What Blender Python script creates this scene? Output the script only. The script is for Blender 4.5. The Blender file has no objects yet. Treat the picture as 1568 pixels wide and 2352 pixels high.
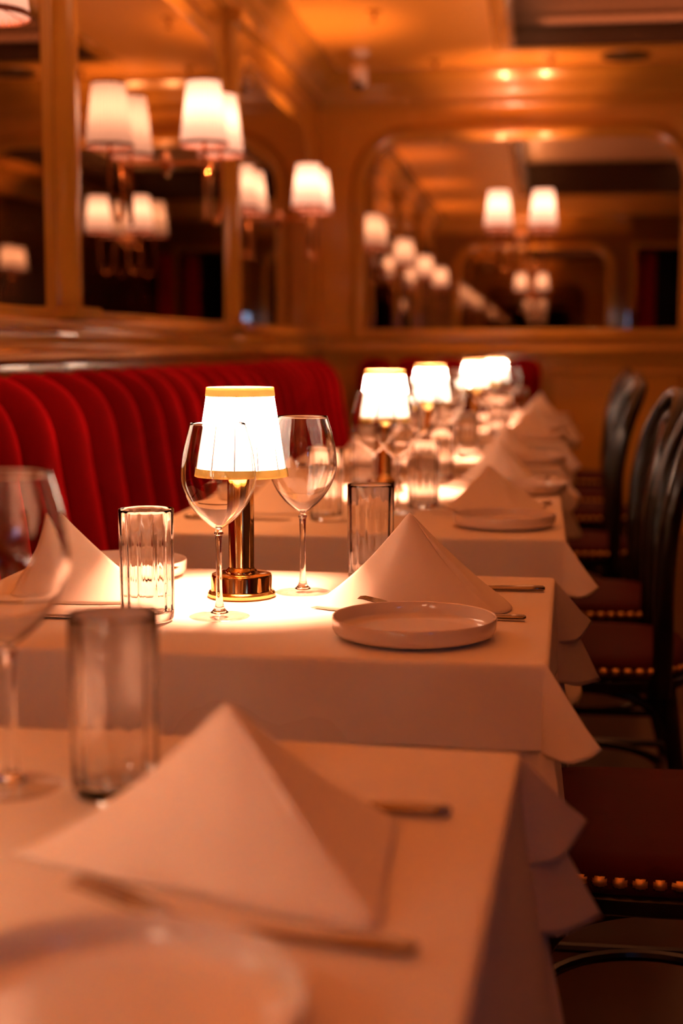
import bpy, bmesh, math, random
from mathutils import Vector, Matrix, noise
random.seed(7)
C = bpy.context.scene.collection
PI = math.pi
# ---------------------------------------------------------------- materials
def mat(name, base=(.5,.5,.5), rough=.5, metal=0., spec=.5, trans=0., ior=1.45, bump=None, coat=0., sheen=0., stint=None, var=None):
    m = bpy.data.materials.new(name); m.use_nodes = True
    nt = m.node_tree; b = nt.nodes['Principled BSDF']
    b.inputs['Base Color'].default_value = (*base, 1); b.inputs['Roughness'].default_value = rough
    b.inputs['Metallic'].default_value = metal; b.inputs['Specular IOR Level'].default_value = spec
    b.inputs['Transmission Weight'].default_value = trans; b.inputs['IOR'].default_value = ior
    b.inputs['Coat Weight'].default_value = coat; b.inputs['Sheen Weight'].default_value = sheen
    if stint: b.inputs['Sheen Tint'].default_value = (*stint,1); b.inputs['Sheen Roughness'].default_value = .35
    tc = nt.nodes.new('ShaderNodeTexCoord')
    if bump:
        sc, st, dist = bump
        n = nt.nodes.new('ShaderNodeTexNoise'); n.inputs['Scale'].default_value = sc; n.inputs['Detail'].default_value = 3
        bp = nt.nodes.new('ShaderNodeBump'); bp.inputs['Strength'].default_value = st; bp.inputs['Distance'].default_value = dist
        nt.links.new(tc.outputs['Object'], n.inputs['Vector']); nt.links.new(n.outputs['Fac'], bp.inputs['Height'])
        nt.links.new(bp.outputs['Normal'], b.inputs['Normal'])
    if var:
        sc, c2 = var
        n = nt.nodes.new('ShaderNodeTexNoise'); n.inputs['Scale'].default_value = sc
        mx = nt.nodes.new('ShaderNodeMix'); mx.data_type = 'RGBA'
        mx.inputs[6].default_value = (*base, 1); mx.inputs[7].default_value = (*c2, 1)
        nt.links.new(tc.outputs['Object'], n.inputs['Vector']); nt.links.new(n.outputs['Fac'], mx.inputs[0])
        nt.links.new(mx.outputs[2], b.inputs['Base Color'])
    return m
def mat_shade(name, col, tfac, emit=None, es=0.):
    m = bpy.data.materials.new(name); m.use_nodes = True
    nt = m.node_tree; nt.nodes.remove(nt.nodes['Principled BSDF'])
    out = nt.nodes['Material Output']
    d = nt.nodes.new('ShaderNodeBsdfDiffuse'); d.inputs[0].default_value = (*col, 1)
    t = nt.nodes.new('ShaderNodeBsdfTranslucent'); t.inputs[0].default_value = (*col, 1)
    mx = nt.nodes.new('ShaderNodeMixShader'); mx.inputs[0].default_value = tfac
    nt.links.new(d.outputs[0], mx.inputs[1]); nt.links.new(t.outputs[0], mx.inputs[2])
    last = mx.outputs[0]
    if emit:
        e = nt.nodes.new('ShaderNodeEmission'); e.inputs[0].default_value = (*emit, 1); e.inputs[1].default_value = es
        ad = nt.nodes.new('ShaderNodeAddShader'); nt.links.new(last, ad.inputs[0]); nt.links.new(e.outputs[0], ad.inputs[1]); last = ad.outputs[0]
    nt.links.new(last, out.inputs[0])
    return m
def mat_emit(name, col, s):
    m = bpy.data.materials.new(name); m.use_nodes = True
    b = m.node_tree.nodes['Principled BSDF']
    b.inputs['Base Color'].default_value = (*col, 1)
    b.inputs['Emission Color'].default_value = (*col, 1); b.inputs['Emission Strength'].default_value = s
    return m
def mat_glass(name, rough=0., tint=(1,1,1)):
    m = bpy.data.materials.new(name); m.use_nodes = True
    nt = m.node_tree; nt.nodes.remove(nt.nodes['Principled BSDF'])
    g = nt.nodes.new('ShaderNodeBsdfGlass'); g.inputs['IOR'].default_value = 1.46; g.inputs['Roughness'].default_value = rough
    g.inputs[0].default_value = (*tint, 1)
    nt.links.new(g.outputs[0], nt.nodes['Material Output'].inputs[0])
    return m
def mat_thin_glass(name):
    # thin blown wall: see-through with reflections growing towards grazing angles
    m = bpy.data.materials.new(name); m.use_nodes = True
    nt = m.node_tree; nt.nodes.remove(nt.nodes['Principled BSDF'])
    t = nt.nodes.new('ShaderNodeBsdfTransparent'); t.inputs[0].default_value = (.985,.98,.975,1)
    g = nt.nodes.new('ShaderNodeBsdfGlossy'); g.inputs['Roughness'].default_value = .01
    lw = nt.nodes.new('ShaderNodeLayerWeight'); lw.inputs[0].default_value = .5
    p = nt.nodes.new('ShaderNodeMath'); p.operation = 'POWER'; p.inputs[1].default_value = 3.2
    ml = nt.nodes.new('ShaderNodeMath'); ml.operation = 'MULTIPLY_ADD'; ml.inputs[1].default_value = .75; ml.inputs[2].default_value = .035
    mx = nt.nodes.new('ShaderNodeMixShader')
    nt.links.new(lw.outputs['Facing'], p.inputs[0]); nt.links.new(p.outputs[0], ml.inputs[0]); nt.links.new(ml.outputs[0], mx.inputs[0])
    nt.links.new(t.outputs[0], mx.inputs[1]); nt.links.new(g.outputs[0], mx.inputs[2])
    nt.links.new(mx.outputs[0], nt.nodes['Material Output'].inputs[0])
    return m
WALLC = (.56,.275,.036)
M = dict(
 wall=mat('ochre_gloss_paint', WALLC, .27, spec=.6, coat=.25, bump=(9,.12,.01), var=(3,(.50,.245,.032))),
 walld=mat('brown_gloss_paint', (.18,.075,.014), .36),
 ceil=mat('ochre_ceiling_paint', (.68,.34,.06), .34, bump=(5,.15,.02)),
 trim=mat('ochre_moulding_paint', (.46,.235,.034), .2, spec=.7, coat=.4, bump=(14,.06,.005)),
 mirror=mat('aged_mirror', (.52,.43,.34), .015, metal=1., bump=(1.3,.05,.004)),
 cloth=mat('white_linen', (.84,.745,.66), .85, spec=.12, bump=(900,.12,.0006)),
 cloth2=mat('white_linen_underlay', (.79,.69,.60), .88, spec=.1, bump=(900,.12,.0006)),
 napkin=mat('napkin_cotton', (.86,.76,.68), .8, spec=.15, sheen=.2, bump=(700,.15,.0006)),
 china=mat('glazed_porcelain', (.80,.69,.62), .12, spec=.6, coat=.3),
 steel=mat('polished_steel', (.28,.23,.20), .16, metal=1.),
 brass=mat('polished_brass', (.93,.60,.22), .10, metal=1., bump=(18,.05,.001)),
 nail=mat('brass_nailheads', (.95,.58,.20), .48, metal=1.),
 copper=mat('aged_brass', (.62,.30,.13), .22, metal=1.),
 thin=mat_thin_glass('clear_thin_glass'),
 glass=mat_glass('clear_bowl_glass'),
 glassb=mat_glass('clear_solid_glass'),
 velvet=mat('red_velvet', (.12,.0007,.002), .8, spec=.02, sheen=1., stint=(.95,.012,.03), bump=(350,.1,.0008)),
 leather=mat('oxblood_leather', (.07,.005,.006), .6, spec=.08, bump=(160,.2,.001)),
 wood=mat('dark_stained_wood', (.010,.007,.006), .25, spec=.5, bump=(25,.08,.001)),
 cane=mat('woven_cane', (.12,.04,.016), .5, bump=(220,.5,.002)),
 floor=mat('dark_oak_floor', (.065,.026,.014), .35, var=(6,(.045,.018,.010))),
 dark=mat('black_paint', (.012,.010,.009), .4),
 recess=mat('brown_lacquer', (.045,.018,.008), .22),
 white=mat('white_plastic', (.8,.72,.68), .3),
 curtain=mat('red_curtain', (.6,.015,.03), .8),
 shade=mat_shade('table_lamp_fabric', (.60,.84,.97), .5),
 seam=mat('grey_thread',(.25,.2,.16),.8),
 gold=mat_shade('gold_ribbon', (.50,.40,.20), .5),
 wshade=mat_shade('wall_lamp_silk', (.055,.072,.115), .55, (1,.36,.215), .66),
 wtrim=mat('bronze_trim', (.16,.05,.03), .5),
 bulb=mat_emit('warm_bulb', (1,.72,.5), 30),
)
# ---------------------------------------------------------------- mesh helpers
def build(name, bm, material, parent=None, smooth=True, auto=40):
    bmesh.ops.remove_doubles(bm, verts=bm.verts, dist=1e-6)
    bmesh.ops.recalc_face_normals(bm, faces=bm.faces)
    me = bpy.data.meshes.new(name); bm.to_mesh(me); bm.free()
    me.materials.append(M[material] if isinstance(material, str) else material)
    if smooth:
        for p in me.polygons: p.use_smooth = True
        try: me.set_sharp_from_angle(angle=math.radians(auto))
        except Exception: pass
    o = bpy.data.objects.new(name, me); C.objects.link(o)
    if parent: o.parent = parent
    return o
def tag(o, label=None, cat=None, group=None, kind=None):
    if label: o['label'] = label
    if cat: o['category'] = cat
    if group: o['group'] = group
    if kind: o['kind'] = kind
    return o
def thing(name, label, cat, loc=(0,0,0), rz=0, group=None):
    o = bpy.data.objects.new(name, None); C.objects.link(o); o.empty_display_size = .05
    o.location = loc; o.rotation_euler = (0,0,rz); return tag(o, label, cat, group)
def dup(root, loc, rz, label, group=None, scale=None):
    r = root.copy(); C.objects.link(r); r.location = loc; r.rotation_euler = (0,0,rz); r['label'] = label
    if group: r['group'] = group
    if scale: r.scale = scale
    for ch in list(root.children):
        c = ch.copy(); C.objects.link(c); c.parent = r
        for g in ch.children:
            d = g.copy(); C.objects.link(d); d.parent = c
    return r
def box(bm, x0,x1,y0,y1,z0,z1, bev=0):
    r = bmesh.ops.create_cube(bm, size=1)['verts']
    for v in r: v.co = Vector(((x0+x1)/2+v.co.x*(x1-x0),(y0+y1)/2+v.co.y*(y1-y0),(z0+z1)/2+v.co.z*(z1-z0)))
    if bev:
        es = list({e for v in r for e in v.link_edges}); bmesh.ops.bevel(bm, geom=es, offset=bev, segments=2, affect='EDGES')
    return bm
def bx(*a, bev=0): return box(bmesh.new(), *a, bev=bev)
def lathe(bm, prof, n=48, cx=0, cy=0, mod=None, closed=False):
    rings = []
    for i,(r,z) in enumerate(prof):
        if r < 1e-5: rings.append([bm.verts.new((cx,cy,z))]); continue
        ring = []
        for k in range(n):
            t = 2*PI*k/n; rr = r*(mod(i,t) if mod else 1)
            ring.append(bm.verts.new((cx+rr*math.cos(t), cy+rr*math.sin(t), z)))
        rings.append(ring)
    pairs = list(zip(rings, rings[1:]))
    if closed: pairs.append((rings[-1], rings[0]))
    for a,b in pairs:
        for k in range(n):
            k2 = (k+1)%n
            if len(a)==1 and len(b)==1: continue
            if len(a)==1: bm.faces.new((a[0], b[k2], b[k]))
            elif len(b)==1: bm.faces.new((a[k], a[k2], b[0]))
            else: bm.faces.new((a[k], a[k2], b[k2], b[k]))
    return bm
def tube(bm, pts, rad, n=10, caps=True, flat=1.0, up=None):
    pts = [Vector(p) for p in pts]; N = len(pts)
    rs = rad if isinstance(rad,(list,tuple)) else [rad]*N
    prev = None; rings = []
    for i,p in enumerate(pts):
        t = (pts[min(i+1,N-1)]-pts[max(i-1,0)]).normalized()
        if prev is None:
            u = Vector(up) if up else (Vector((0,0,1)) if abs(t.z)<.9 else Vector((1,0,0)))
        else: u = prev
        u = (u - t*u.dot(t)).normalized(); prev = u; w = t.cross(u)
        rings.append([bm.verts.new(p + u*rs[i]*flat*math.cos(2*PI*k/n) + w*rs[i]*math.sin(2*PI*k/n)) for k in range(n)])
    for a,b in zip(rings, rings[1:]):
        for k in range(n): bm.faces.new((a[k],a[(k+1)%n],b[(k+1)%n],b[k]))
    if caps: bm.faces.new(rings[0][::-1]); bm.faces.new(rings[-1])
    return bm
def cat(pts, n=8):
    P = [Vector(p) for p in pts]; P = [2*P[0]-P[1]]+P+[2*P[-1]-P[-2]]; out = []
    for i in range(1,len(P)-2):
        for k in range(n):
            t = k/n; a,b,c,d = P[i-1:i+3]
            out.append(.5*((2*b)+(c-a)*t+(2*a-5*b+4*c-d)*t*t+(3*b-a-3*c+d)*t**3))
    out.append(P[-2]); return out
def sweep(bm, path, prof, frame, closed=True):
    """path: 2D points (u,v) in the wall plane; prof: (outward offset, height off wall); frame(u,v,h)->xyz"""
    N = len(path); rings = []
    for i in range(N):
        a = Vector(path[i-1]) if (closed or i>0) else Vector(path[i]); b = Vector(path[(i+1)%N]) if (closed or i<N-1) else Vector(path[i]); p = Vector(path[i])
        t1 = (p-a); t2 = (b-p)
        t1 = t1.normalized() if t1.length>1e-9 else t2.normalized(); t2 = t2.normalized() if t2.length>1e-9 else t1
        n1 = Vector((t1.y,-t1.x)); n2 = Vector((t2.y,-t2.x)); n = (n1+n2).normalized(); n /= max(.5, n.dot(n1))
        rings.append([bm.verts.new(frame(p.x+n.x*o, p.y+n.y*o, h)) for o,h in prof])
    for i in range(N if closed else N-1):
        a, b = rings[i], rings[(i+1)%N]
        for k in range(len(prof)-1): bm.faces.new((a[k],a[k+1],b[k+1],b[k]))
    return bm
# ---------------------------------------------------------------- camera
CAMZ = 1.09
cam = bpy.data.cameras.new('camera'); co = bpy.data.objects.new('camera', cam); C.objects.link(co)
cam.sensor_fit = 'HORIZONTAL'; cam.sensor_width = 24; cam.lens = 50; cam.clip_start = .02; cam.clip_end = 100
pit = math.atan(378/3266.67); yaw = math.atan(458*math.cos(pit)/3266.67)
co.location = (0,0,CAMZ); co.rotation_euler = (PI/2-pit, 0, yaw)
cam.dof.use_dof = True; cam.dof.focus_distance = 1.84; cam.dof.aperture_fstop = 2.8
bpy.context.scene.camera = co
# ---------------------------------------------------------------- room shell
XL, XR, YB, YR, ZC = -1.3, 2.2, 8.4, -.85, 2.66
def struct(name, bm, m, smooth=False, label=None):
    o = build(name, bm, m, smooth=smooth); o['kind'] = 'structure'
    if label: o['label'] = label
    return o
fl = bx(XL-.1,XR+.1,YR-1.6,YB+.1,-.05,0)
struct('floor', fl, 'floor')
struct('wall_left', bx(XL-.1,XL,YR-.1,YB+.1,0,ZC+.3), 'wall')
struct('wall_back', bx(XL,XR,YB,YB+.1,0,ZC+.3), 'wall')
struct('wall_right', bx(XR,XR+.1,YR-1.6,YB+.1,0,ZC+.3), 'recess')
bm = bmesh.new(); box(bm,XL,1.12,YR-.1,YR,0,ZC+.3); box(bm,1.95,XR,YR-.1,YR,0,ZC+.3); box(bm,1.12,1.95,YR-.1,YR,2.28,ZC+.3)
struct('wall_rear', bm, 'walld')
struct('wall_hallway', bx(.9,XR,YR-1.6,YR-1.5,0,ZC), 'dark')
struct('wall_hallway_side', bx(.8,.9,YR-1.6,YR-.1,0,ZC), 'dark')
# ceiling with a rectangular recess
RX0,RX1,RY0,RY1,RZ = -.19,1.75,1.6,7.80,.33
bm = bmesh.new()
box(bm,XL,RX0,YR-.1,YB,ZC,ZC+.05); box(bm,RX1,XR,YR-1.6,YB,ZC,ZC+.05)
box(bm,RX0,RX1,RY1,YB,ZC,ZC+.05); box(bm,RX0,RX1,YR-1.6,RY0,ZC,ZC+.05)
struct('ceiling', bm, 'ceil')
bm = bmesh.new()
t=.03
box(bm,RX0,RX0+t,RY0,RY1,ZC+.001,ZC+RZ); box(bm,RX1-t,RX1,RY0,RY1,ZC+.001,ZC+RZ)
box(bm,RX0+t,RX1-t,RY1-t,RY1,ZC+.001,ZC+RZ); box(bm,RX0+t,RX1-t,RY0,RY0+t,ZC+.001,ZC+RZ)
box(bm,RX0+t,RX1-t,RY1-t-.03,RY1-t,ZC+.10,ZC+.14)
struct('ceiling_recess_sides', bm, 'recess')
struct('ceiling_recess_top', bx(RX0-t,RX1+t,RY0-t,RY1+t,ZC+RZ,ZC+RZ+.03), mat('pale_recess_paint',(.75,.5,.3),.4))
# recess lip
bm = bmesh.new(); pth=[(RX0,RY0),(RX1,RY0),(RX1,RY1),(RX0,RY1)]
sweep(bm, pth, [(.0,-.0),(.0,.006),(.02,.010),(.045,.008),(.06,.004),(.075,0)], lambda u,v,h:(u,v,ZC-h))
struct('trim_1', bm, 'trim', label='raised moulding around the ceiling recess')
# wall frames: a,b coordinate along wall, z up, h off wall
def fr_left(u,v,h): return (XL+h, u, v)
def fr_back(u,v,h): return (u, YB-h, v)
def fr_right(u,v,h): return (XR-h, u, v)
def fr_rear(u,v,h): return (u, YR+h, v)
def run(name, frame, u0, u1, prof, m, label=None):
    """straight moulding: prof (z, h)"""
    bm = bmesh.new(); n=2
    rings=[[bm.verts.new(frame(u,z,h)) for z,h in prof] for u in (u0,u1)]
    for k in range(len(prof)-1): bm.faces.new((rings[0][k],rings[0][k+1],rings[1][k+1],rings[1][k]))
    o = build(name, bm, m, auto=35); o['kind']='structure'
    if label: o['label']=label
    return o
CORN = [(ZC-.20,0),(ZC-.20,.014),(ZC-.185,.022),(ZC-.172,.014),(ZC-.165,.014),(ZC-.13,.022),(ZC-.115,.035),(ZC-.10,.04),(ZC-.096,.055),(ZC-.07,.062),(ZC-.045,.085),(ZC-.03,.11),(ZC-.022,.115),(ZC-.020,.13),(ZC,.135)]
RAIL = [(1.0,0),(1.0,.016),(1.02,.020),(1.045,.020),(1.05,.030),(1.06,.042),(1.075,.045),(1.083,.036),(1.087,.016),(1.10,.010),(1.135,.010),(1.14,.012),(1.15,.026),(1.162,.03),(1.168,.02),(1.17,0)]
BASE = [(0,.02),(.12,.02),(.14,.012),(.16,0)]
n=2
for nm,frm,u0,u1 in (('left',fr_left,YR,YB),('back',fr_back,XL,XR),('right',fr_right,YR,YB),('rear',fr_rear,XL,1.05)):
    run('trim_%d'%n, frm, u0, u1, CORN, 'trim', 'stepped cornice along the %s wall'%nm); n+=1
    run('trim_%d'%n, frm, u0, u1, RAIL, 'trim', 'moulded sill rail along the %s wall under the mirrors'%nm); n+=1
    run('baseboard_'+nm, frm, u0, u1, BASE, 'trim')
# picture moulding panels below the rail (back wall right part)
def rr(u0,u1,v0,v1,r,rb=None,ns=10):
    """counter-clockwise rounded path, rounded at the top (and bottom if rb)"""
    p=[]
    def arc(cu,cv,r_,a0):
        for k in range(ns+1):
            a=a0+PI/2*k/ns; p.append((cu+r_*math.cos(a),cv+r_*math.sin(a)))
    if rb: arc(u0+rb,v0+rb,rb,PI); arc(u1-rb,v0+rb,rb,1.5*PI)
    else: p += [(u0,v0),(u1,v0)]
    arc(u1-r,v1-r,r,0); arc(u0+r,v1-r,r,PI/2)
    return p
PM=[(-.0,0),(.004,.012),(.016,.016),(.026,.010),(.032,0)]
for k,(u0,u1) in enumerate(((.07,.78),(.92,2.05))):
    bm=bmesh.new(); sweep(bm,[(u0,.22),(u1,.22),(u1,.93),(u0,.93)],PM,fr_back)
    struct('trim_%d'%n, bm,'trim',True,'rectangular panel moulding below the back rail'); n+=1
# mirrors
FP=[(-.006,.004),(-.004,.014),(.010,.020),(.018,.016),(.024,.022),(.042,.034),(.058,.032),(.066,.018),(.070,.010),(.078,.008),(.084,0)]
def mirror(frame, u0,u1,v0,v1,label,r=.26):
    t = thing('wall_mirror', label, 'mirror', frame((u0+u1)/2, v0, 0))
    inv = Vector(t.location)
    p = rr(u0,u1,v0,v1,r); FQ=[(o,.004+(h-.004)*(.42 if frame is fr_left else .8)) for o,h in FP]
    bm = bmesh.new(); vs=[bm.verts.new(Vector(frame(u,v,.006))-inv) for u,v in p]; f=bm.faces.new(vs)
    r_=bmesh.ops.extrude_face_region(bm,geom=[f]); off=Vector(frame(0,0,.0001))-Vector(frame(0,0,.0055))
    for e in r_['geom']:
        if isinstance(e,bmesh.types.BMVert): e.co += off
    build('mirror_glass', bm, 'mirror', t, smooth=False)
    bm = bmesh.new(); sweep(bm, p, FQ, lambda u,v,h: Vector(frame(u,v,h))-inv)
    build('frame', bm, 'trim', t, auto=60)
    return t
MZ0,MZ1=1.19,2.28
lm=[(7.02,'rounded-top mirror on the left wall nearest the back corner'),(4.89,'rounded-top mirror in the middle of the left wall, two shades in front'),(2.74,'left wall mirror at the left edge of the photo'),(.59,'left wall mirror beside the camera, outside the frame')]
for yc,l in lm: mirror(fr_left, yc-.945, yc+.915, MZ0, MZ1, l)
mirror(fr_back,-1.035,.785,MZ0,MZ1,'wide rounded-top mirror on the back wall over the last tables')
mirror(fr_rear,-1.0,.785,MZ0,MZ1,'rear wall mirror behind the camera seen only in the back mirror')
# pilasters between mirrors: rounded half columns on the wall
k=0
for yc in (5.965,3.815,1.665):
    bm=bmesh.new(); prof=[]
    for i in range(17):
        a=PI*i/16; prof.append((yc-.085*math.cos(a), .010+.03*math.sin(a)))
    prof=[(yc-.115,0),(yc-.115,.012)]+prof+[(yc+.115,.012),(yc+.115,0)]
    a=[bm.verts.new((XL+h,y,1.17)) for y,h in prof]; b=[bm.verts.new((XL+h,y,ZC-.2)) for y,h in prof]
    for i in range(len(prof)-1): bm.faces.new((a[i],a[i+1],b[i+1],b[i]))
    box(bm,XL,XL+.07,yc-.12,yc+.12,1.168,1.20,.004); box(bm,XL,XL+.075,yc-.12,yc+.12,ZC-.25,ZC-.2,.004)
    o=struct('trim_%d'%n,bm,'trim',True,'half-round pilaster between two left wall mirrors'); n+=1
# door frame in rear wall + curtain, glowing tablet, hall light
bm=bmesh.new(); sweep(bm,[(1.12,0),(1.12,2.28),(1.95,2.28),(1.95,0)],[(0,0),(0,.03),(-.06,.03),(-.07,0)],fr_rear,closed=False)
struct('trim_%d'%n,bm,'trim',True,'moulding round the dark doorway in the rear wall')
def curtain(x0,x1,y,label):
    bm=bmesh.new(); N=40; r=[]
    for i in range(N+1):
        u=i/N; x=x0+(x1-x0)*u; yy=y+.03*math.sin(u*PI*10)
        r.append([bm.verts.new((x,yy,.02)),bm.verts.new((x,yy+.0,2.25))])
    for i in range(N): bm.faces.new((r[i][0],r[i+1][0],r[i+1][1],r[i][1]))
    o=build('curtain',bm,'curtain'); sm=o.modifiers.new('s','SOLIDIFY'); sm.thickness=.006
    return tag(o,label,'curtain')
curtain(1.13,1.36,YR-.2,'red curtain gathered at one side of the dark doorway')
curtain(1.72,1.93,YR-.2,'red curtain gathered at the far side of the dark doorway')
curtain(1.99,2.17,YR+.06,'red curtain hanging beside the dark doorway against the wall')
t=thing('service_screen','glowing blue-white screen set almost edge-on, reflected in the corner mirror','screen',(1.02,YR+.28,1.42))
t.rotation_euler=(0,0,math.radians(3.8))
build('casing',bx(-.002,.03,-.26,.24,-.11,.09,bev=.002),'dark',t)
build('screen',bx(-.006,-.0025,-.25,.23,-.10,.08),mat_emit('blue_screen',(.25,.45,1),3.6),t)
# ---------------------------------------------------------------- banquettes
def banq_profile(dz=-.03):
    # (offset from wall, z) from wall top over roll down to seat front
    return cat([(.024,.945),(.05,.966),(.095,.965),(.135,.935),(.158,.88),(.172,.79),(.19,.68),(.208,.56),(.215,.47)],4)
def banquette(name,frame,u0,u1,label,ch=.235,sd=.53):
    t=thing(name,label,'banquette',frame((u0+u1)/2,0,0)); inv=Vector(t.location)
    pr=banq_profile(); nch=max(1,round((u1-u0)/ch)); chw=(u1-u0)/nch; M_=18
    bm=bmesh.new(); rings=[]
    N=nch*M_
    for i in range(N+1):
        s=(i%M_)/M_ ; u=u0+(u1-u0)*i/N
        b=math.sqrt(max(0,1-(2*s-1)**2)) if i%M_ else 0
        ring=[]
        for j,(o,z) in enumerate(pr):
            a=pr[max(0,j-1)];c=pr[min(len(pr)-1,j+1)]; tx,tz=c[0]-a[0],c[1]-a[1]; L=math.hypot(tx,tz); nx,nz=-tz/L,tx/L
            w=min(1,j/5)*.060; ring.append(bm.verts.new(Vector(frame(u,z+nz*w*b-.004*(1-b),o+nx*w*b))-inv))
        rings.append(ring)
    for a,b in zip(rings,rings[1:]):
        for j in range(len(pr)-1): bm.faces.new((a[j],a[j+1],b[j+1],b[j]))
    for r in (rings[0],rings[-1]):
        w=[bm.verts.new(Vector(frame(u0 if r is rings[0] else u1,.42,.024))-inv)]
        bm.faces.new(list(r)+w)
    build('backrest',bm,'velvet',t,auto=70)
    bm=bmesh.new(); segs=max(1,round((u1-u0)/.6)); 
    sp=[(.16,.40),(.16,.455),(.22,.472),(sd-.10,.478),(sd-.03,.465),(sd,.43),(sd-.002,.36),(sd-.03,.345),(.16,.345)]
    a=[bm.verts.new(Vector(frame(u0,z,o))-inv) for o,z in sp]; b=[bm.verts.new(Vector(frame(u1,z,o))-inv) for o,z in sp]
    for j in range(len(sp)): bm.faces.new((a[j],a[(j+1)%len(sp)],b[(j+1)%len(sp)],b[j]))
    bm.faces.new(a); bm.faces.new(b[::-1])
    build('seat_cushion',bm,'velvet',t,auto=50)
    bm=bmesh.new(); c=[frame(u0,.0,.02),frame(u1,.345,sd-.05)]
    box(bm,*sorted((c[0][0],c[1][0])),*sorted((c[0][1],c[1][1])),0,.345)
    for v in bm.verts: v.co-=inv
    build('plinth',bm,'wood',t,smooth=False)
    return t
banquette('banquette',fr_left,YR+.05,7.84,'long red velvet channel-tufted banquette along the left wall')
banquette('banquette',fr_back,XL+.24,-.0,'dark red velvet banquette along the back wall under the wide mirror')
# ---------------------------------------------------------------- sconces
def light(name,loc,energy,col,r=.02):
    l=bpy.data.lights.new(name,'POINT'); l.energy=energy; l.color=col; l.shadow_soft_size=r
    o=bpy.data.objects.new(name,l); C.objects.link(o); o.location=loc; return o
def pleated(bm, r0,z0,r1,z1,n,amp,seg=8,thick=.0012,bulge=0):
    N=n*4
    def mod(i,t): return 1+amp*(1 if (int(round(t/(2*PI)*N))%4) in (0,1) else -1)
    prof=[]
    for k in range(seg+1):
        u=k/seg; prof.append((r0+(r1-r0)*u+bulge*math.sin(PI*u), z0+(z1-z0)*u))
    lathe(bm,prof,N,mod=mod)
def ring(bm, ra,za,rb,zb,th=.0015,n=64):
    lathe(bm,[(ra,za),(ra+th,za),(rb+th,zb),(rb,zb)],n,closed=True)
SC_COL=(1,.35,.12)
def make_sconce(label):
    # local frame: +Y away from the wall, X along the wall
    t=thing('wall_sconce',label,'wall lamp',(0,0,0),0,'twin-shade wall sconces in front of the mirrors')
    bm=bmesh.new(); lathe(bm,[(0,0),(.045,0),(.045,.006),(.036,.012),(.02,.018),(0,.02)],28)
    bmesh.ops.rotate(bm,verts=bm.verts,matrix=Matrix.Rotation(-PI/2,3,'X')); bmesh.ops.translate(bm,verts=bm.verts,vec=(0,.004,1.72))
    build('backplate',bm,'copper',t)
    bm=bmesh.new(); tube(bm,cat([(0,.015,1.72),(0,.09,1.722),(0,.165,1.715)],6),.006); lathe(bm,[(0,1.69),(.012,1.7),(.016,1.715),(.012,1.73),(0,1.74)],20,0,.165)
    build('support_arm',bm,'copper',t)
    for s in (-1,1):
        x=s*.125
        bm=bmesh.new(); tube(bm,cat([(s*.004,.168,1.715),(s*.035,.155,1.67),(s*.045,.15,1.60),(s*.058,.152,1.545),(s*.085,.158,1.525),(s*.112,.165,1.545),(x,.17,1.60),(x,.17,1.70),(x,.17,1.80)],8),.0075)
        a=build('curved_arm',bm,'copper',t)
        bm=bmesh.new(); lathe(bm,[(0,1.79),(.018,1.795),(.02,1.80),(.011,1.81),(.011,1.845),(0,1.846)],20,x,.17); build('candle_cup',bm,'copper',a)
        bm=bmesh.new(); pleated(bm,.080,1.765,.056,1.975,38,.020)
        for v in bm.verts: v.co.x+=x; v.co.y+=.17
        sh=build('lamp_shade',bm,'wshade',t,auto=25)
        bm=bmesh.new(); ring(bm,.0818,1.761,.0797,1.774)
        for v in bm.verts: v.co.x+=x; v.co.y+=.17
        build('bottom_ring',bm,'wtrim',sh)
        bm=bmesh.new(); ring(bm,.0565,1.970,.0560,1.977)
        for v in bm.verts: v.co.x+=x; v.co.y+=.17
        build('top_ring',bm,'wtrim',sh)
        for q in range(3):
            aa=2*PI*q/3+.4; bm=bmesh.new(); tube(bm,[(x+.011*math.cos(aa),.17+.011*math.sin(aa),1.79),(x+.080*math.cos(aa),.17+.080*math.sin(aa),1.767)],.0014,6)
            build('shade_spoke',bm,'wtrim',sh)
    return t
SCW=21.
spots=[(XL,7.07,'twin-shade sconce on the left wall mirror nearest the back corner'),
       (XL,4.90,'twin-shade sconce on the middle left wall mirror'),
       (XL,2.76,'twin-shade sconce at the top left edge of the photo'),
       (XL,.60,'twin-shade sconce on the left wall beside the camera, seen in reflection'),
       ('B',-.125,'twin-shade sconce on the wide back wall mirror'),
       ('R',-.125,'twin-shade sconce on the rear wall, seen only in the back mirror'),
       (XR,4.6,'twin-shade sconce on the far side wall, seen only reflected in the left mirror')]
proto=None
for a,b,l in spots:
    if a==XL: loc,rz=(XL,b,0),-PI/2
    elif a==XR: loc,rz=(XR,b,0),PI/2
    elif a=='B': loc,rz=(b,YB,0),PI
    else: loc,rz=(b,YR,0),0
    if proto is None: proto=make_sconce(l); proto.location=loc; proto.rotation_euler=(0,0,rz)
    else: dup(proto,loc,rz,l)
    R_=Matrix.Rotation(rz,3,'Z')
    for s in (-1,1):
        p=Vector(loc)+R_@Vector((s*.125,.17,0)); light('sconce_bulb_light',(p.x,p.y,1.885),SCW,SC_COL,.016)
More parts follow.
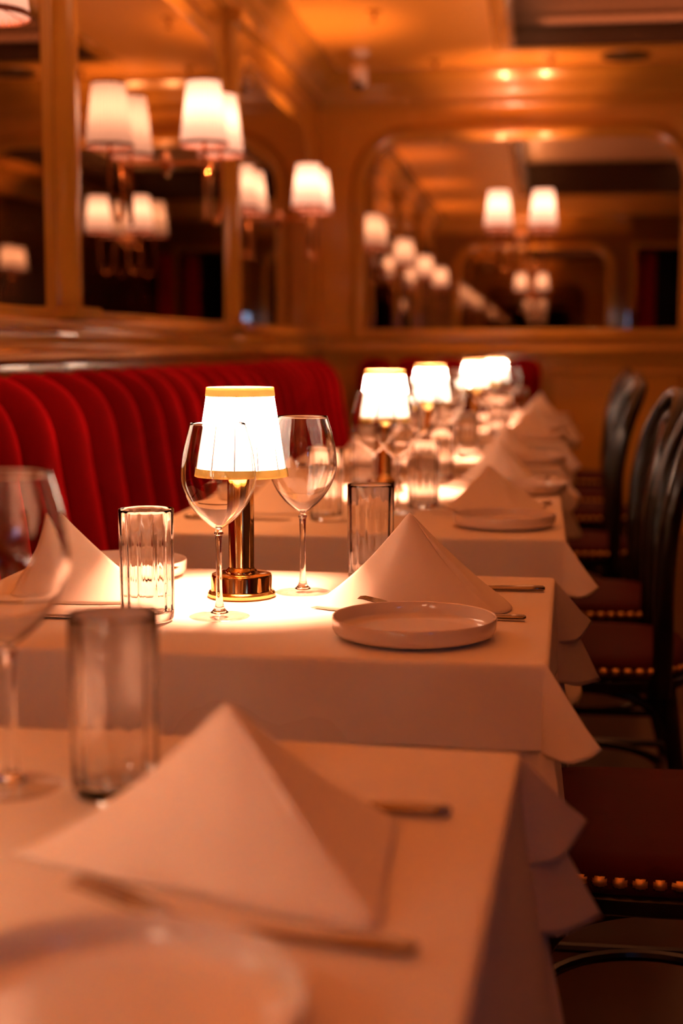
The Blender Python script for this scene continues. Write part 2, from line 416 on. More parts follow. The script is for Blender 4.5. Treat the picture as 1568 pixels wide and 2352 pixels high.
# ---------------------------------------------------------------- table linen
def cloth(name,x0,x1,y0,y1,z,d,beta,label,group,m='cloth',wave=.004,seed=0,rz=0.,dl=None,thick=.0012,rad=.007,corner_len=.93,curl=0.,cb=None,splay=0.):
    cx,cy=(x0+x1)/2,(y0+y1)/2; hx,hy=(x1-x0)/2,(y1-y0)/2
    t_=bpy.data.objects.new
    bm=bmesh.new(); K=22; nE=40; nC=24
    rnd=random.Random(seed)
    cols=[] # (base xy, normal, drop len, dir)
    corners=[(hx,-hy),(hx,hy),(-hx,hy),(-hx,-hy)]  # ccw
    norms=[(0,-1),(1,0),(0,1),(-1,0)]
    phs=[rnd.uniform(0,6.28) for _ in range(12)]
    for c in range(4):
        px,py=corners[c]; n1=Vector(norms[c]); n2=Vector(norms[(c+1)%4])
        cxr,cyr=px-(n1.x+n2.x)*rad, py-(n1.y+n2.y)*rad
        sgn=Vector((n1.x+n2.x,n1.y+n2.y)).normalized()
        for k in range(nC+1):
            f=k/nC; ang=f*PI/2; n=(n1*math.cos(ang)+n2*math.sin(ang))
            base=Vector((cxr+n.x*rad,cyr+n.y*rad))
            tri=1-abs(2*f-1); tri=tri**1.25*(1-.12*math.sin(PI*tri))
            L=d/max(math.cos(ang),math.sin(ang))
            b=(cb[c] if cb else beta)*tri
            cl=corner_len if (b>=.3*tri and d>.1) or d>.2 else (.84 if d<.1 else .74)
            if tri>.5: L=L*(1-(tri-.5)*2*(1-cl))
            cols.append((base,n if False else (n*(1-tri)+sgn*tri).normalized(),L,b,0.,c))
        nx,ny=corners[(c+1)%4]; n=n2
        a=Vector((px-n1.x*0+(-n1.x)*0,py)); 
        A=Vector((px-n1.x*rad,py-n1.y*rad)) ; Bn=Vector(norms[(c+2)%4]); B=Vector((nx-Bn.x*rad,ny-Bn.y*rad))
        L=(B-A).length
        for k in range(1,nE):
            u=k/nE
            wv=0
            for q,(fr,am) in enumerate(((2.3,1.),(5.1,.6),(9.7,.25))): wv+=am*math.sin(fr*u*PI*L/.6+phs[(c*3+q)%12])
            w=wv*wave*math.sin(PI*u)**.5
            cols.append((A.lerp(B,u),n,d,0.,w,c))
    top=[]; grid=[]
    re=.006
    for (b,n,L,bt,w,c) in cols:
        colv=[]
        # rounded edge then hang
        bi=b-n*re
        colv.append(bm.verts.new((bi.x,bi.y,0)))
        for e in (1,2,3):
            a=e/3*(PI/2-bt); colv.append(bm.verts.new((bi.x+n.x*re*math.sin(a),bi.y+n.y*re*math.sin(a),-re+re*math.cos(a))))
        st=colv[-1].co.copy()
        for k in range(1,K+1):
            s=k/K; be=bt*(1-.0*s)
            o=L*s*math.sin(be)+w*s**.8*(1+s)+splay*d*s*max(0,n.x); dn=L*s*math.cos(be)
            if curl and bt>.3*beta and s>.75: o+=curl*(s-.75)*4*.01
            colv.append(bm.verts.new((st.x+n.x*o,st.y+n.y*o,st.z-dn)))
        grid.append(colv)
    N=len(grid)
    for i in range(N):
        a,b=grid[i],grid[(i+1)%N]
        for k in range(len(a)-1): bm.faces.new((a[k],a[k+1],b[k+1],b[k]))
    bm.faces.new([g[0] for g in grid])
    o=build(name,bm,m,auto=55)
    o.location=(cx,cy,z); o.rotation_euler=(0,0,rz)
    sm=o.modifiers.new('thickness','SOLIDIFY'); sm.thickness=thick; sm.offset=-1
    return tag(o,label,'tablecloth',group)
def table(x0,x1,y0,y1,label,who,rz=0.,peds=1,d3=.255,seed=1,splay=.07):
    cx,cy=(x0+x1)/2,(y0+y1)/2
    t=thing('dining_table',label,'table',(cx,cy,0),rz,'pedestal tables under white cloths')
    hx,hy=(x1-x0)/2-.006,(y1-y0)/2-.006
    build('tabletop',bx(-hx,hx,-hy,hy,.712,.742,bev=.004),'wood',t)
    for q in range(peds):
        yo=0 if peds==1 else (-.3+.6*q)
        bm=bmesh.new(); lathe(bm,[(0,.03),(.035,.03),(.03,.08),(.028,.6),(.04,.69),(.10,.711),(0,.711)],24,0,yo); build('pedestal',bm,'dark',t)
        bm=bmesh.new(); lathe(bm,[(0,0),(.21,0),(.21,.012),(.12,.028),(0,.031)],32,0,yo); build('base',bm,'dark',t)
    cloth('under_tablecloth',x0,x1,y0,y1,.7455,d3,math.radians(9),'long white under-cloth hanging low from the '+who,'long white under-cloths','cloth2',wave=.006,seed=seed,rz=rz,splay=splay,corner_len=.74)
    cloth('middle_tablecloth',x0-.0025,x1+.0025,y0-.0025,y1+.0025,.7479,.150,math.radians(33),'mid-length white cloth below the top cloth of the '+who,'middle white cloths','cloth2',wave=.002,seed=seed+5,rz=rz,cb=[math.radians(v) for v in (6,33,12,12)])
    cloth('top_tablecloth',x0-.005,x1+.005,y0-.005,y1+.005,.7500,.092,math.radians(47),'short white top cloth with flared corners laid over the '+who,'short white top cloths','cloth',wave=.0018,seed=seed+9,rz=rz,curl=.4)
TZ=.7502
W='nearest table','second table with the sharp lamp','third, double-length table','fourth table','fifth, double-length table','last table before the back wall'
R1=math.radians(-2.5)
table(-.80,-.04,-.35,.22,'cloth-covered table beside the camera, outside the frame','table beside the camera',0,1,.255,11)
table(-.752,-.030,.52,1.195,'cloth-covered table nearest the camera',W[0],R1,1,.46,1,.15)
table(-.765,.016,1.535,2.12,'cloth-covered table with the lamp and glasses in sharp focus',W[1],math.radians(-1.2),1,.255,2)
table(-.735,.046,2.55,3.80,'double-length cloth-covered table, third from the camera',W[2],0,2,.255,3)
table(-.72,.055,4.10,4.72,'cloth-covered table, fourth from the camera',W[3],0,1,.255,4)
table(-.68,.085,5.15,6.42,'double-length cloth-covered table, fifth from the camera',W[4],0,2,.255,5)
table(-.62,.13,6.75,7.38,'cloth-covered table last in the row by the back banquette',W[5],0,1,.255,6)
# ---------------------------------------------------------------- table lamps
def make_lamp(label):
    t=thing('table_lamp',label,'table lamp',(0,0,0),0,'brass cordless table lamps with white pleated shades')
    bm=bmesh.new(); lathe(bm,[(0,0),(.0445,0),(.0465,.002),(.0465,.006),(.0445,.0085),(.0425,.0095),(.0418,.011),(.0418,.029),(.0405,.0315),(.038,.0325),(.020,.0328),(.0195,.034),(0,.034)],64)
    b=build('base',bm,'brass',t,auto=30)
    bm=bmesh.new(); mod=lambda i,t:1-.045*abs(math.sin(6*t))
    lathe(bm,[(0,.033),(.0215,.033),(.0215,.037),(.0185,.039),(.0180,.042),(.0180,.19),(.0150,.196),(0,.196)],96,mod=lambda i,t:1 if i<4 else 1-.05*abs(math.sin(5*t))**1.0)
    st=build('stem',bm,'brass',t,auto=60)
    bm=bmesh.new(); lathe(bm,[(0,.196),(.012,.198),(.012,.212),(0,.2125)],20); build('bulb_holder',bm,'white',st)
    bm=bmesh.new(); N_=480
    def shm(i,t):
        q=(t*10/(2*PI)+.35*math.sin(t*3))%1; d_=min(q,1-q)*.63
        return 1+.006*math.sin(44*t)-.055*math.exp(-(d_/.010)**2)
    lathe(bm,[(.0622+(.0445-.0622)*k/10,.169+.114*k/10) for k in range(11)],N_,mod=shm)
    sh=build('lamp_shade',bm,'shade',t,auto=25)
    for a_ in (.35,1.05,1.60,2.30,2.95,3.55,4.25,4.80,5.30,5.85):
        bm=bmesh.new(); tube(bm,[((.0634+(.0451-.0634)*q/6)*math.cos(a_+.02*q/6),(.0634+(.0451-.0634)*q/6)*math.sin(a_+.02*q/6),.172+.108*q/6) for q in range(7)],[.0007,.0007,.0006,.0005,.0004,.0004,.0004],6)
        build('pleat_seam',bm,'seam',sh)
    bm=bmesh.new(); ring(bm,.0640,.166,.0622,.1775,.0011); 
    build('bottom_trim',bm,'gold',sh)['label']='gold ribbon band round the lower rim'
    bm=bmesh.new(); ring(bm,.0462,.2745,.0448,.2865,.0011)
    build('top_trim',bm,'gold',sh)['label']='gold ribbon band round the upper rim'
    return t
lamps=[(-.402,1.892,'brass table lamp in sharp focus on the second table'),
       (-.56,.68,'brass table lamp on the nearest table, just outside the left edge'),
       (-.44,-.08,'brass table lamp on the table beside the camera, outside the frame'),
       (-.362,3.34,'brass table lamp on the third, double-length table'),
       (-.335,4.38,'brass table lamp on the fourth table, blurred'),
       (-.272,6.02,'brass table lamp on the fifth, double-length table, blurred'),
       (-.215,7.05,'farthest brass table lamp, on the last table, blurred')]
lp=None
TLW=40.
for x,y,l in lamps:
    if lp is None: lp=make_lamp(l); lp.location=(x,y,TZ)
    else: dup(lp,(x,y,TZ),random.uniform(0,1),l)
    light('table_lamp_light',(x,y,TZ+.240),TLW,(1,.405,.225),.022)
# ---------------------------------------------------------------- glasses
def make_wine(label):
    t=thing('wine_glass',label,'wine glass',(0,0,0),0,'stemmed wine glasses')
    outer=cat([(.0035,.112,0),(.012,.1175,0),(.026,.130,0),(.038,.1465,0),(.0466,.167,0),(.0476,.184,0),(.0447,.208,0),(.0385,.232,0),(.0345,.2455,0)],5)
    th=.0011; prof=[(0,.1105)]+[(v.x,v.y) for v in outer]+[(.0342,.2460),(.0338,.2455)]
    inner=[(max(.0,v.x-th),v.y+.0022*(1-min(1,(v.y-.112)/.03))+.0005) for v in outer[::-1][1:]]
    prof+=[(r,z) for r,z in inner if r>.003]+[(0,.1165)]
    bm=bmesh.new(); lathe(bm,prof,56); build('bowl',bm,'glass',t,auto=80)
    sp=cat([(.0042,.1106,0),(.0060,.1065,0),(.0047,.102,0),(.0040,.08,0),(.0038,.05,0),(.0043,.025,0),(.0065,.012,0),(.0115,.0055,0)],5)
    bm=bmesh.new(); lathe(bm,[(0,.1106)]+[(v.x,v.y) for v in sp]+[(.010,.0045),(0,.0045)],32); build('stem',bm,'glassb',t,auto=80)
    bm=bmesh.new(); lathe(bm,[(0,.0044),(.012,.0044),(.022,.0030),(.034,.0016),(.0378,.0012),(.0385,.0007),(.0378,.0001),(.02,.0006),(0,.001)],48); build('foot',bm,'thin',t,auto=80)
    return t
def make_tumbler(label):
    # ribbed highball; a single solid of glass
    bm=bmesh.new(); n=96
    prof=[(0,.0003),(.026,.0003),(.0305,.0012),(.0328,.005),(.0334,.012),(.0338,.05),(.0342,.10),(.0344,.140),(.0340,.1412),(.0334,.1408),(.0328,.137),(.0322,.10),(.0316,.05),(.0308,.020),(.029,.0135),(.024,.0115),(0,.0105)]
    def mod(i,t):
        if 10<=i<=14: return 1-.045*(.5+.5*math.cos(14*t))*(1 if i>10 else .3)
        if 4<=i<=6: return 1+.004*math.cos(14*t)
        return 1
    lathe(bm,prof,n,mod=mod)
    o=build('highball_glass',bm,'glassb',auto=80); return tag(o,label,'drinking glass','ribbed highball glasses')
wines=[(-.399,1.742,'wine glass in front of the sharp table lamp'),
 (-.324,1.935,'wine glass right of the sharp table lamp'),
 (-.402,1.03,'blurred wine glass at the left edge on the nearest table'),
 (-.288,2.905,'wine glass right of the third table lamp, beside the tumbler'),
 (-.352,3.03,'wine glass left of the third table lamp'),
 (-.30,3.62,'wine glass behind the lamp on the third table'),
 (-.36,3.50,'wine glass hidden just behind the lamp of the third table'),
 (-.27,4.30,'wine glass on the fourth table, right of its lamp'),
 (-.38,4.22,'wine glass on the fourth table, left of its lamp'),
 (-.22,5.55,'wine glass on the near half of the fifth table, right side'),
 (-.32,5.45,'wine glass on the near half of the fifth table, left side'),
 (-.20,6.12,'wine glass on the far half of the fifth table, right of the lamp'),
 (-.36,6.1,'wine glass on the far half of the fifth table, left of the lamp'),
 (-.14,7.0,'wine glass on the last table, right of its lamp'),
 (-.30,6.95,'wine glass on the last table, left of its lamp')]
wp=None
for x,y,l in wines:
    if wp is None: wp=make_wine(l); wp.location=(x,y,TZ)
    else: dup(wp,(x,y,TZ),0,l)
tumb=[(-.482,1.703,'ribbed highball glass left of the wine glass, second table'),
 (-.243,2.055,'ribbed highball glass behind the white napkin, second table'),
 (-.316,1.022,'blurred highball glass at lower left on the nearest table'),
 (-.243,3.005,'highball glass between the wine glass and napkin, third table'),
 (-.415,2.76,'highball glass on the left of the third table, seen past the wine glass'),
 (-.25,3.66,'highball glass on the far half of the third table'),
 (-.43,3.5,'highball glass on the far left half of the third table'),
 (-.22,4.40,'highball glass on the fourth table beside the napkin'),
 (-.43,4.30,'highball glass on the banquette side of the fourth table'),
 (-.17,5.62,'highball glass near the first napkin of the fifth table'),
 (-.15,6.20,'highball glass near the second napkin of the fifth table'),
 (-.39,5.5,'highball glass on the banquette side of the fifth table'),
 (-.09,7.06,'highball glass on the last table beside the napkin')]
tp=None
for x,y,l in tumb:
    if tp is None: tp=make_tumbler(l); o=tp
    else: o=tp.copy(); C.objects.link(o); o['label']=l
    o.location=(x,y,TZ); o.rotation_euler=(0,0,random.uniform(0,1))
# ---------------------------------------------------------------- plates
bm=bmesh.new()
lathe(bm,[(0,.003),(.06,.003),(.064,.0),(.072,.0),(.082,.0025),(.0945,.007),(.0968,.012),(.0972,.0245),(.0963,.0258),(.0950,.0250),(.0944,.012),(.0915,.0085),(.07,.0072),(0,.007)],96)
plate0=build('side_plate',bm,'china',auto=50)
plates=[(-.143,1.648,1.,'white raised-rim side plate in front of the sharp napkin'),
 (-.207,.642,1.03,'large blurred white plate at the bottom left corner'),
 (-.064,2.712,1.,'white side plate at the near right of the third table'),
 (-.615,2.035,1.,'white side plate on the banquette side of the second table, behind the left highball glass'),
 (-.60,3.05,1.,'white side plate on the banquette side of the third table'),
 (-.03,3.36,1.,'white side plate behind the first napkin of the third table'),
 (-.02,4.22,1.,'white side plate at the near right of the fourth table'),
 (.0,5.30,1.,'white side plate at the near right of the fifth table'),
 (.0,5.95,1.,'white side plate between the two napkins of the fifth table'),
 (.045,6.87,1.,'white side plate on the last table')]
for i,(x,y,s,l) in enumerate(plates):
    o=plate0 if i==0 else plate0.copy()
    if i: C.objects.link(o)
    o.location=(x,y,TZ+.0002); o.scale=(s,s,s); tag(o,l,'plate','raised-rim side plates')
# ---------------------------------------------------------------- napkins
def napkin(A,L,F,B,label,bulge=(.012,.008),sharp=.35,G=None,seed=0):
    """tent-folded napkin: apex A, base corners L, F (front fold), B; a second leaf lies inside"""
    A,L,F,B=[Vector(v) for v in (A,L,F,B)]
    cen=(L+F+B)/3; o0=Vector((cen.x,cen.y,TZ))
    bm=bmesh.new(); NU,NV=44,26; rnd=random.Random(seed); ph=rnd.uniform(0,6)
    def basept(u):
        if u<.62:
            s=u/.62; p=L.lerp(F,s); d=(F-L); nn=Vector((d.y,-d.x,0)).normalized(); return p+nn*bulge[0]*math.sin(PI*s)
        s=(u-.62)/.38; p=F.lerp(B,s); d=(B-F); nn=Vector((d.y,-d.x,0)).normalized(); return p+nn*bulge[1]*math.sin(PI*s)
    def grid(shrink,z0):
        g=[]
        for i in range(NU+1):
            u=i/NU; b=basept(u)
            # round the front fold
            w=math.exp(-((u-.62)/.05)**2)*sharp
            b=b.lerp((basept(.55)+basept(.69))/2,w); b=cen.lerp(b,1-shrink); b.z=z0
            row=[]
            for j in range(NV+1):
                v=j/NV; a=A.copy(); a.z-=shrink*.03
                p=a.lerp(b,v)
                dirn=(p-Vector((cen.x,cen.y,p.z))); dirn.z=0
                dirn=dirn.normalized() if dirn.length>1e-6 else Vector((0,0,0))
                sag=-.012*math.sin(PI*v)*(1 if u<.62 else .6)
                wr=.0018*math.sin(u*31+ph+v*2)*v*math.sin(PI*min(1,v*1.0)) + .0035*math.sin(u*13+ph)*v*v
                p=p+dirn*(wr)+Vector((0,0,sag*(1-math.sin(PI*min(1,u/.62))*.7 if u<.62 else .8)))
                p.z=max(p.z,TZ+.0012)
                # rounded apex
                row.append(bm.verts.new(p-o0))
            g.append(row)
        for i in range(NU):
            for j in range(NV):
                q=[g[i][j],g[i+1][j],g[i+1][j+1],g[i][j+1]]
                bm.faces.new(q)
    grid(0,TZ+.0015); grid(.035,TZ+.0015)
    o=build('folded_napkin',bm,'napkin',auto=80); o.location=o0
    sm=o.modifiers.new('thickness','SOLIDIFY'); sm.thickness=.0022; sm.offset=0
    return tag(o,label,'napkin','tent-folded white napkins')
napkin((-.205,.915,.8525),(-.345,.885,TZ),(-.088,.792,TZ),(-.100,.985,TZ),'large blurred tent-folded napkin in the foreground',(.006,.004),.12,seed=1)
napkin((-.1672,1.845,.875),(-.296,1.815,TZ),(-.043,1.800,TZ),(-.045,1.915,TZ),'tent-folded white napkin in sharp focus behind the plate',(.030,.012),.75,seed=2)
napkin((-.657,1.89,.862),(-.70,1.99,TZ),(-.70,1.80,TZ),(-.50,1.83,TZ),'tent-folded napkin on the banquette side of the second table, left of the highball glass',(.01,.02),.6,seed=3)
napkin((-.106,2.975,.8475),(-.212,2.90,TZ),(-.010,2.925,TZ),(.015,3.06,TZ),'tan-shadowed napkin behind the near plate of the third table',(.01,.006),.3,seed=4)
napkin((-.10,3.57,.865),(-.225,3.50,TZ),(-.012,3.52,TZ),(-.0,3.66,TZ),'brightly lit napkin on the far half of the third table',(.012,.01),.3,seed=5)
napkin((-.52,2.92,.862),(-.60,3.05,TZ),(-.62,2.84,TZ),(-.40,2.86,TZ),'napkin on the banquette side of the third table, behind the sharp lamp stem',(.004,.02),.4,seed=6)
napkin((-.10,4.43,.858),(-.215,4.36,TZ),(-.02,4.38,TZ),(-.01,4.52,TZ),'tent-folded napkin on the fourth table',(.012,.01),.3,seed=7)
napkin((-.03,5.52,.86),(-.17,5.46,TZ),(.045,5.48,TZ),(.05,5.62,TZ),'nearer tent-folded napkin on the fifth table',(.012,.01),.3,seed=8)
napkin((-.03,6.17,.87),(-.15,6.10,TZ),(.045,6.12,TZ),(.055,6.27,TZ),'farther tent-folded napkin on the fifth table',(.012,.01),.3,seed=9)
napkin((-.0,7.10,.872),(-.12,7.02,TZ),(.075,7.04,TZ),(.085,7.18,TZ),'tent-folded napkin on the last table by the back wall',(.012,.01),.3,seed=10)
# ---------------------------------------------------------------- cutlery
def make_knife(label):
    t=thing('table_knife',label,'knife',(0,0,0),0,'polished steel table knives')  # handle end at x=0, blade toward -x
    bm=bmesh.new(); tube(bm,[(-.001,0,.0052),(-.004,0,.0052),(-.02,0,.0052),(-.06,0,.0046),(-.095,0,.0040),(-.10,0,.0038)],[.003,.0058,.0062,.0055,.0042,.0036],12,flat=.72,up=(0,0,1)); build('handle',bm,'steel',t)
    bm=bmesh.new(); tube(bm,[(-.100,0,.0036),(-.11,0,.0034),(-.15,.001,.0030),(-.19,.001,.0026),(-.212,.0,.0024),(-.218,-.002,.0022)],[.0035,.0085,.0098,.0092,.006,.0015],12,flat=.12,up=(0,0,1)); build('blade',bm,'steel',t)
    return t
def make_fork(label):
    t=thing('table_fork',label,'fork',(0,0,0),0,'polished steel table forks')
    bm=bmesh.new(); tube(bm,[(-.001,0,.0052),(-.004,0,.0052),(-.02,0,.0050),(-.07,0,.0042),(-.12,0,.0048),(-.150,0,.0085)],[.003,.0062,.0066,.0042,.0032,.0038],12,flat=.5,up=(0,0,1)); build('handle',bm,'steel',t)
    bm=bmesh.new(); tube(bm,[(-.148,0,.008),(-.158,0,.010),(-.168,0,.0125),(-.176,0,.015)],[.0036,.009,.0118,.0115],12,flat=.12,up=(0,0,1))
    for q in range(4):
        y=-.0095+.0063*q; tube(bm,[(-.174,y,.0145),(-.190,y,.019),(-.207,y*.9,.0225),(-.214,y*.9,.0225)],[.0017,.0016,.0012,.0005],6)
    build('tines',bm,'steel',t); return t
kp=fp=None
def place(kind,x,y,rz,l):
    global kp,fp
    if kind=='k':
        if kp is None: kp=make_knife(l); kp.location=(x,y,TZ); kp.rotation_euler=(0,0,rz)
        else: dup(kp,(x,y,TZ),rz,l)
    else:
        if fp is None: fp=make_fork(l); fp.location=(x,y,TZ); fp.rotation_euler=(0,0,rz)
        else: dup(fp,(x,y,TZ),rz,l)
place('f',-.012,1.764,.0+math.radians(-4),'fork between the sharp napkin and the plate, second table')
place('k',.012,1.983,0,'knife whose handle shows behind the sharp napkin, second table')
place('f',-.062,.762,math.radians(-8),'blurred fork between plate and napkin on the nearest table')
place('k',-.058,1.003,math.radians(-2),'blurred knife handle behind the foreground napkin')
place('f',.012,2.82,math.radians(-5),'fork between plate and first napkin of the third table')
place('k',.03,3.10,0,'knife behind the first napkin of the third table')
place('k',-.70,2.748,PI,'knife at the near left corner of the third table')
place('k',-.74,1.70,PI+.03,'knife on the banquette side of the second table')
place('f',-.73,1.985,PI,'fork on the banquette side of the second table')
place('f',.02,3.46,0,'fork before the farther napkin of the third table')
place('k',.03,3.70,0,'knife at the far end of the third table')
place('f',.03,4.31,0,'fork on the fourth table')
place('k',.03,4.56,0,'knife on the fourth table')
place('f',.06,5.41,0,'fork on the near half of the fifth table')
place('k',.06,5.68,0,'knife on the near half of the fifth table')
# ---------------------------------------------------------------- chairs (sitter faces -x; back hoop at +x)
def make_chair(label):
    t=thing('dining_chair',label,'chair',(0,0,0),0,'dark bentwood chairs with oxblood seats')
    def rrect(rx,ry,z,p=3.2,n=64,cx=0): 
        out=[]
        for k in range(n):
            a=2*PI*k/n; c,s=math.cos(a),math.sin(a)
            out.append((cx+rx*math.copysign(abs(c)**(2/p),c), ry*math.copysign(abs(s)**(2/p),s), z))
        return out
    def loft(rings,m,name,par,**k):
        bm=bmesh.new(); R=[[bm.verts.new(p) for p in r] for r in rings]
        for a,b in zip(R,R[1:]):
            for i in range(len(a)): bm.faces.new((a[i],a[(i+1)%len(a)],b[(i+1)%len(a)],b[i]))
        bm.faces.new(R[0][::-1]); bm.faces.new(R[-1]); return build(name,bm,m,par,**k)
    loft([rrect(.205,.205,.405),rrect(.212,.212,.41),rrect(.214,.214,.428),rrect(.208,.208,.434)],'wood','seat_frame',t,auto=50)
    st=loft([rrect(.207,.207,.430),rrect(.212,.212,.440),rrect(.213,.213,.458),rrect(.205,.205,.470),rrect(.175,.175,.476,2.8),rrect(.12,.12,.479,2.4),rrect(.05,.05,.480,2)],'leather','seat',t,auto=80)
    bm=bmesh.new(); NN=60; MM=8; rows=9; g=[]
    fine=[]
    for k in range(2401):
        a=2*PI*k/2400; c,s_=math.cos(a),math.sin(a); fine.append(Vector((.2125*math.copysign(abs(c)**(2/3.2),c),.2125*math.copysign(abs(s_)**(2/3.2),s_))))
    acc=[0.]
    for p_,q_ in zip(fine,fine[1:]): acc.append(acc[-1]+(q_-p_).length)
    arc=[]; jx=0
    for k in range(NN*MM):
        tg=acc[-1]*k/(NN*MM)
        while acc[jx+1]<tg: jx+=1
        arc.append(tuple(fine[jx]))
    for k in range(NN*MM):
        bx_,by_=arc[k]
        col=[]
        for j in range(rows):
            v=(j/(rows-1)-.5)*2; u=((k%MM)/MM-.5)*2
            q=max(0,1-(u*u+v*v)/.62); h=.0068*math.sqrt(q)
            col.append(bm.verts.new((bx_*(1+h/.21),by_*(1+h/.21),.4500+v*.0088)))
        g.append(col)
    tot=len(g)
    for k in range(tot):
        for j in range(rows-1):
            f=bm.faces.new((g[k][j],g[(k+1)%tot][j],g[(k+1)%tot][j+1],g[k][j+1]))
            u=(((k%MM)+.5)/MM-.5)*2; v=((j+.5)/(rows-1)-.5)*2
            if u*u+v*v>.62: f.material_index=1
    o=build('nailhead_trim',bm,'nail',st); o.data.materials.append(M['leather'])
    for sx,sy in ((-1,-1),(-1,1)):
        bm=bmesh.new(); tube(bm,cat([(sx*.165,sy*.165,.41),(sx*.17,sy*.17,.25),(sx*.185,sy*.185,.0)],6),[.019]*5+[.016]*8,12); build('leg',bm,'wood',t)
    for sy in (-1,1):
        bm=bmesh.new(); tube(bm,cat([(.165,sy*.17,.41),(.19,sy*.175,.22),(.245,sy*.185,0)],6),.017,12); build('leg',bm,'wood',t)
    # back hoop
    pts=[(.150,-.195,.40),(.152,-.198,.50),(.150,-.205,.62),(.158,-.212,.74),(.182,-.208,.85),(.212,-.17,.93),(.228,-.09,.968),(.232,0,.976)]
    full=pts+[(x,-y,z) for x,y,z in pts[::-1][1:]]
    bm=bmesh.new(); tube(bm,cat(full,6),.0165,12,flat=1.25,up=(1,0,0)); h=build('back_frame',bm,'wood',t)
    pts=[(.165,-.14,.43),(.160,-.142,.55),(.162,-.146,.68),(.180,-.14,.80),(.203,-.11,.885),(.215,-.055,.918),(.218,0,.925)]
    full=pts+[(x,-y,z) for x,y,z in pts[::-1][1:]]
    bm=bmesh.new(); tube(bm,cat(full,6),.010,10); build('inner_hoop',bm,'wood',t)
    for y in (-.06,0,.06):
        bm=bmesh.new(); tube(bm,cat([(.17,y,.43),(.162,y,.58),(.172,y,.74),(.205,y*1.05,.90)],8),.010,10,flat=.6,up=(1,0,0)); build('back_slat',bm,'cane',t)
    # bentwood leg hoop
    bm=bmesh.new(); N=40; pp=[(.0+.16*math.cos(2*PI*k/N),.16*math.sin(2*PI*k/N),.20) for k in range(N+1)]; tube(bm,pp,.009,8,caps=False); build('leg_hoop',bm,'wood',t)
    for sy in (-1,1):
        bm=bmesh.new(); tube(bm,[(-.172+.0,sy*.172,.20),(.19,sy*.176,.20)],.008,8); build('stretcher',bm,'wood',t)
        bm=bmesh.new(); tube(bm,cat([(-.165,sy*.17,.30),(-.13,sy*.172,.37),(-.05,sy*.175,.402),(.05,sy*.176,.402),(.13,sy*.174,.37),(.17,sy*.174,.30)],6),.010,8); build('arched_brace',bm,'wood',t)
    return t
ch=[(.165,1.89,0,'oxblood upholstered chair in the right foreground, beside the second table'),
 (.105,3.03,-.04,'dark bentwood chair at the near half of the third table'),
 (.110,3.64,.03,'dark bentwood chair at the far half of the third table'),
 (.085,4.66,0,'dark bentwood chair at the fourth table'),
 (.14,5.60,.02,'dark bentwood chair at the near half of the fifth table'),
 (.14,6.25,-.02,'dark bentwood chair at the far half of the fifth table'),
 (.19,7.10,0,'farthest dark bentwood chair, at the last table')]
cp=None
for x,y,r,l in ch:
    if cp is None: cp=make_chair(l); cp.location=(x,y,0); cp.rotation_euler=(0,0,r)
    else: dup(cp,(x,y,0),r,l)
# ---------------------------------------------------------------- ceiling fittings
t=thing('security_camera','small white security camera under the ceiling in the left back corner','camera',(-.98,7.75,ZC))
bm=bmesh.new(); lathe(bm,[(0,0),(.05,0),(.05,-.015),(.03,-.03),(.014,-.035),(.012,-.075),(0,-.076)],32); build('mount',bm,'white',t)
bm=bmesh.new(); lathe(bm,[(0,-.06),(.03,-.058),(.042,-.045),(.045,.04),(.036,.055),(0,.058)],32)
bmesh.ops.rotate(bm,verts=bm.verts,matrix=Matrix.Rotation(math.radians(40),3,'X')); bmesh.ops.translate(bm,verts=bm.verts,vec=(0,-.02,-.13)); hb=build('housing',bm,'white',t)
bm=bmesh.new(); lathe(bm,[(0,-.066),(.024,-.066),(.028,-.0575),(0,-.057)],24)
bmesh.ops.rotate(bm,verts=bm.verts,matrix=Matrix.Rotation(math.radians(-18),3,'X')); bmesh.ops.translate(bm,verts=bm.verts,vec=(0,-.055,-.135)); build('lens',bm,'dark',hb)
t=thing('ceiling_speaker','dark round speaker grille in the ceiling at upper right','speaker',(.43,8.07,ZC))
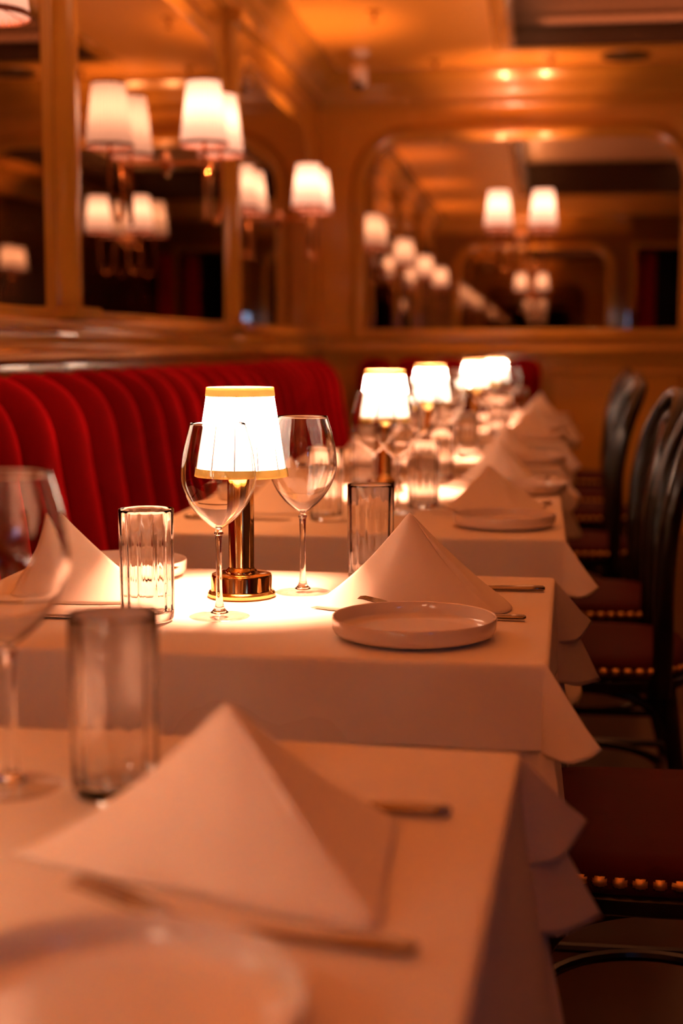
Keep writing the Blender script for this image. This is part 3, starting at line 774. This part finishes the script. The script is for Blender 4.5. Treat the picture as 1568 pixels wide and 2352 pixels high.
bm=bmesh.new(); lathe(bm,[(0,-.006),(.115,-.006),(.12,0),(0,0)],48); build('grille',bm,'dark',t)
bm=bmesh.new(); lathe(bm,[(.118,0),(.118,-.01),(.13,-.008),(.135,0)],48); build('rim',bm,'recess',t)
for (x,y,l) in ((-.60,8.05,'small sprinkler head in the ceiling right of the security camera'),(-.80,6.85,'small sprinkler head in the ceiling at top centre'),(.03,8.05,'small sprinkler head in the ceiling left of the speaker')):
    t=thing('sprinkler_head',l,'sprinkler',(x,y,ZC),0,'ceiling sprinkler heads')
    bm=bmesh.new(); lathe(bm,[(0,0),(.035,0),(.033,-.006),(.012,-.010),(0,-.010)],28); build('escutcheon',bm,'trim',t)
    bm=bmesh.new(); lathe(bm,[(0,-.010),(.009,-.010),(.007,-.03),(.004,-.035),(.004,-.045),(.018,-.047),(.018,-.05),(0,-.05)],20); build('deflector',bm,'copper',t)
# ---------------------------------------------------------------- ambient and recess light
w=bpy.data.worlds.new('world'); bpy.context.scene.world=w; w.use_nodes=True
w.node_tree.nodes['Background'].inputs[0].default_value=(1,.4,.2,1); w.node_tree.nodes['Background'].inputs[1].default_value=.01
def area(name,loc,rot,sx,sy,e,col):
    l=bpy.data.lights.new(name,'AREA'); l.shape='RECTANGLE'; l.size=sx; l.size_y=sy; l.energy=e; l.color=col
    o=bpy.data.objects.new(name,l); C.objects.link(o); o.location=loc; o.rotation_euler=rot; return o
# cove strip hidden on the far ledge of the recess, shining up on the recess ceiling
area('recess_cove_fill_light',((RX0+RX1)/2,RY1-.10,ZC+.10),(PI,0,0),1.6,.03,10,(1,.5,.3))
area('recess_cove_fill_light',(RX0+.10,(RY0+RY1)/2,ZC+.10),(PI,0,0),.03,5.8,12,(1,.45,.22))  # long-side strip added as soft warm fill over tables and aisle
area('recess_cove_fill_light',(RX1-.10,(RY0+RY1)/2,ZC+.10),(PI,0,0),.03,5.8,12,(1,.45,.22))  # opposite side strip, likewise added for warm fill
s=bpy.context.scene
s.view_settings.view_transform='Standard'; s.view_settings.look='None'; s.view_settings.gamma=1; s.view_settings.exposure=.15
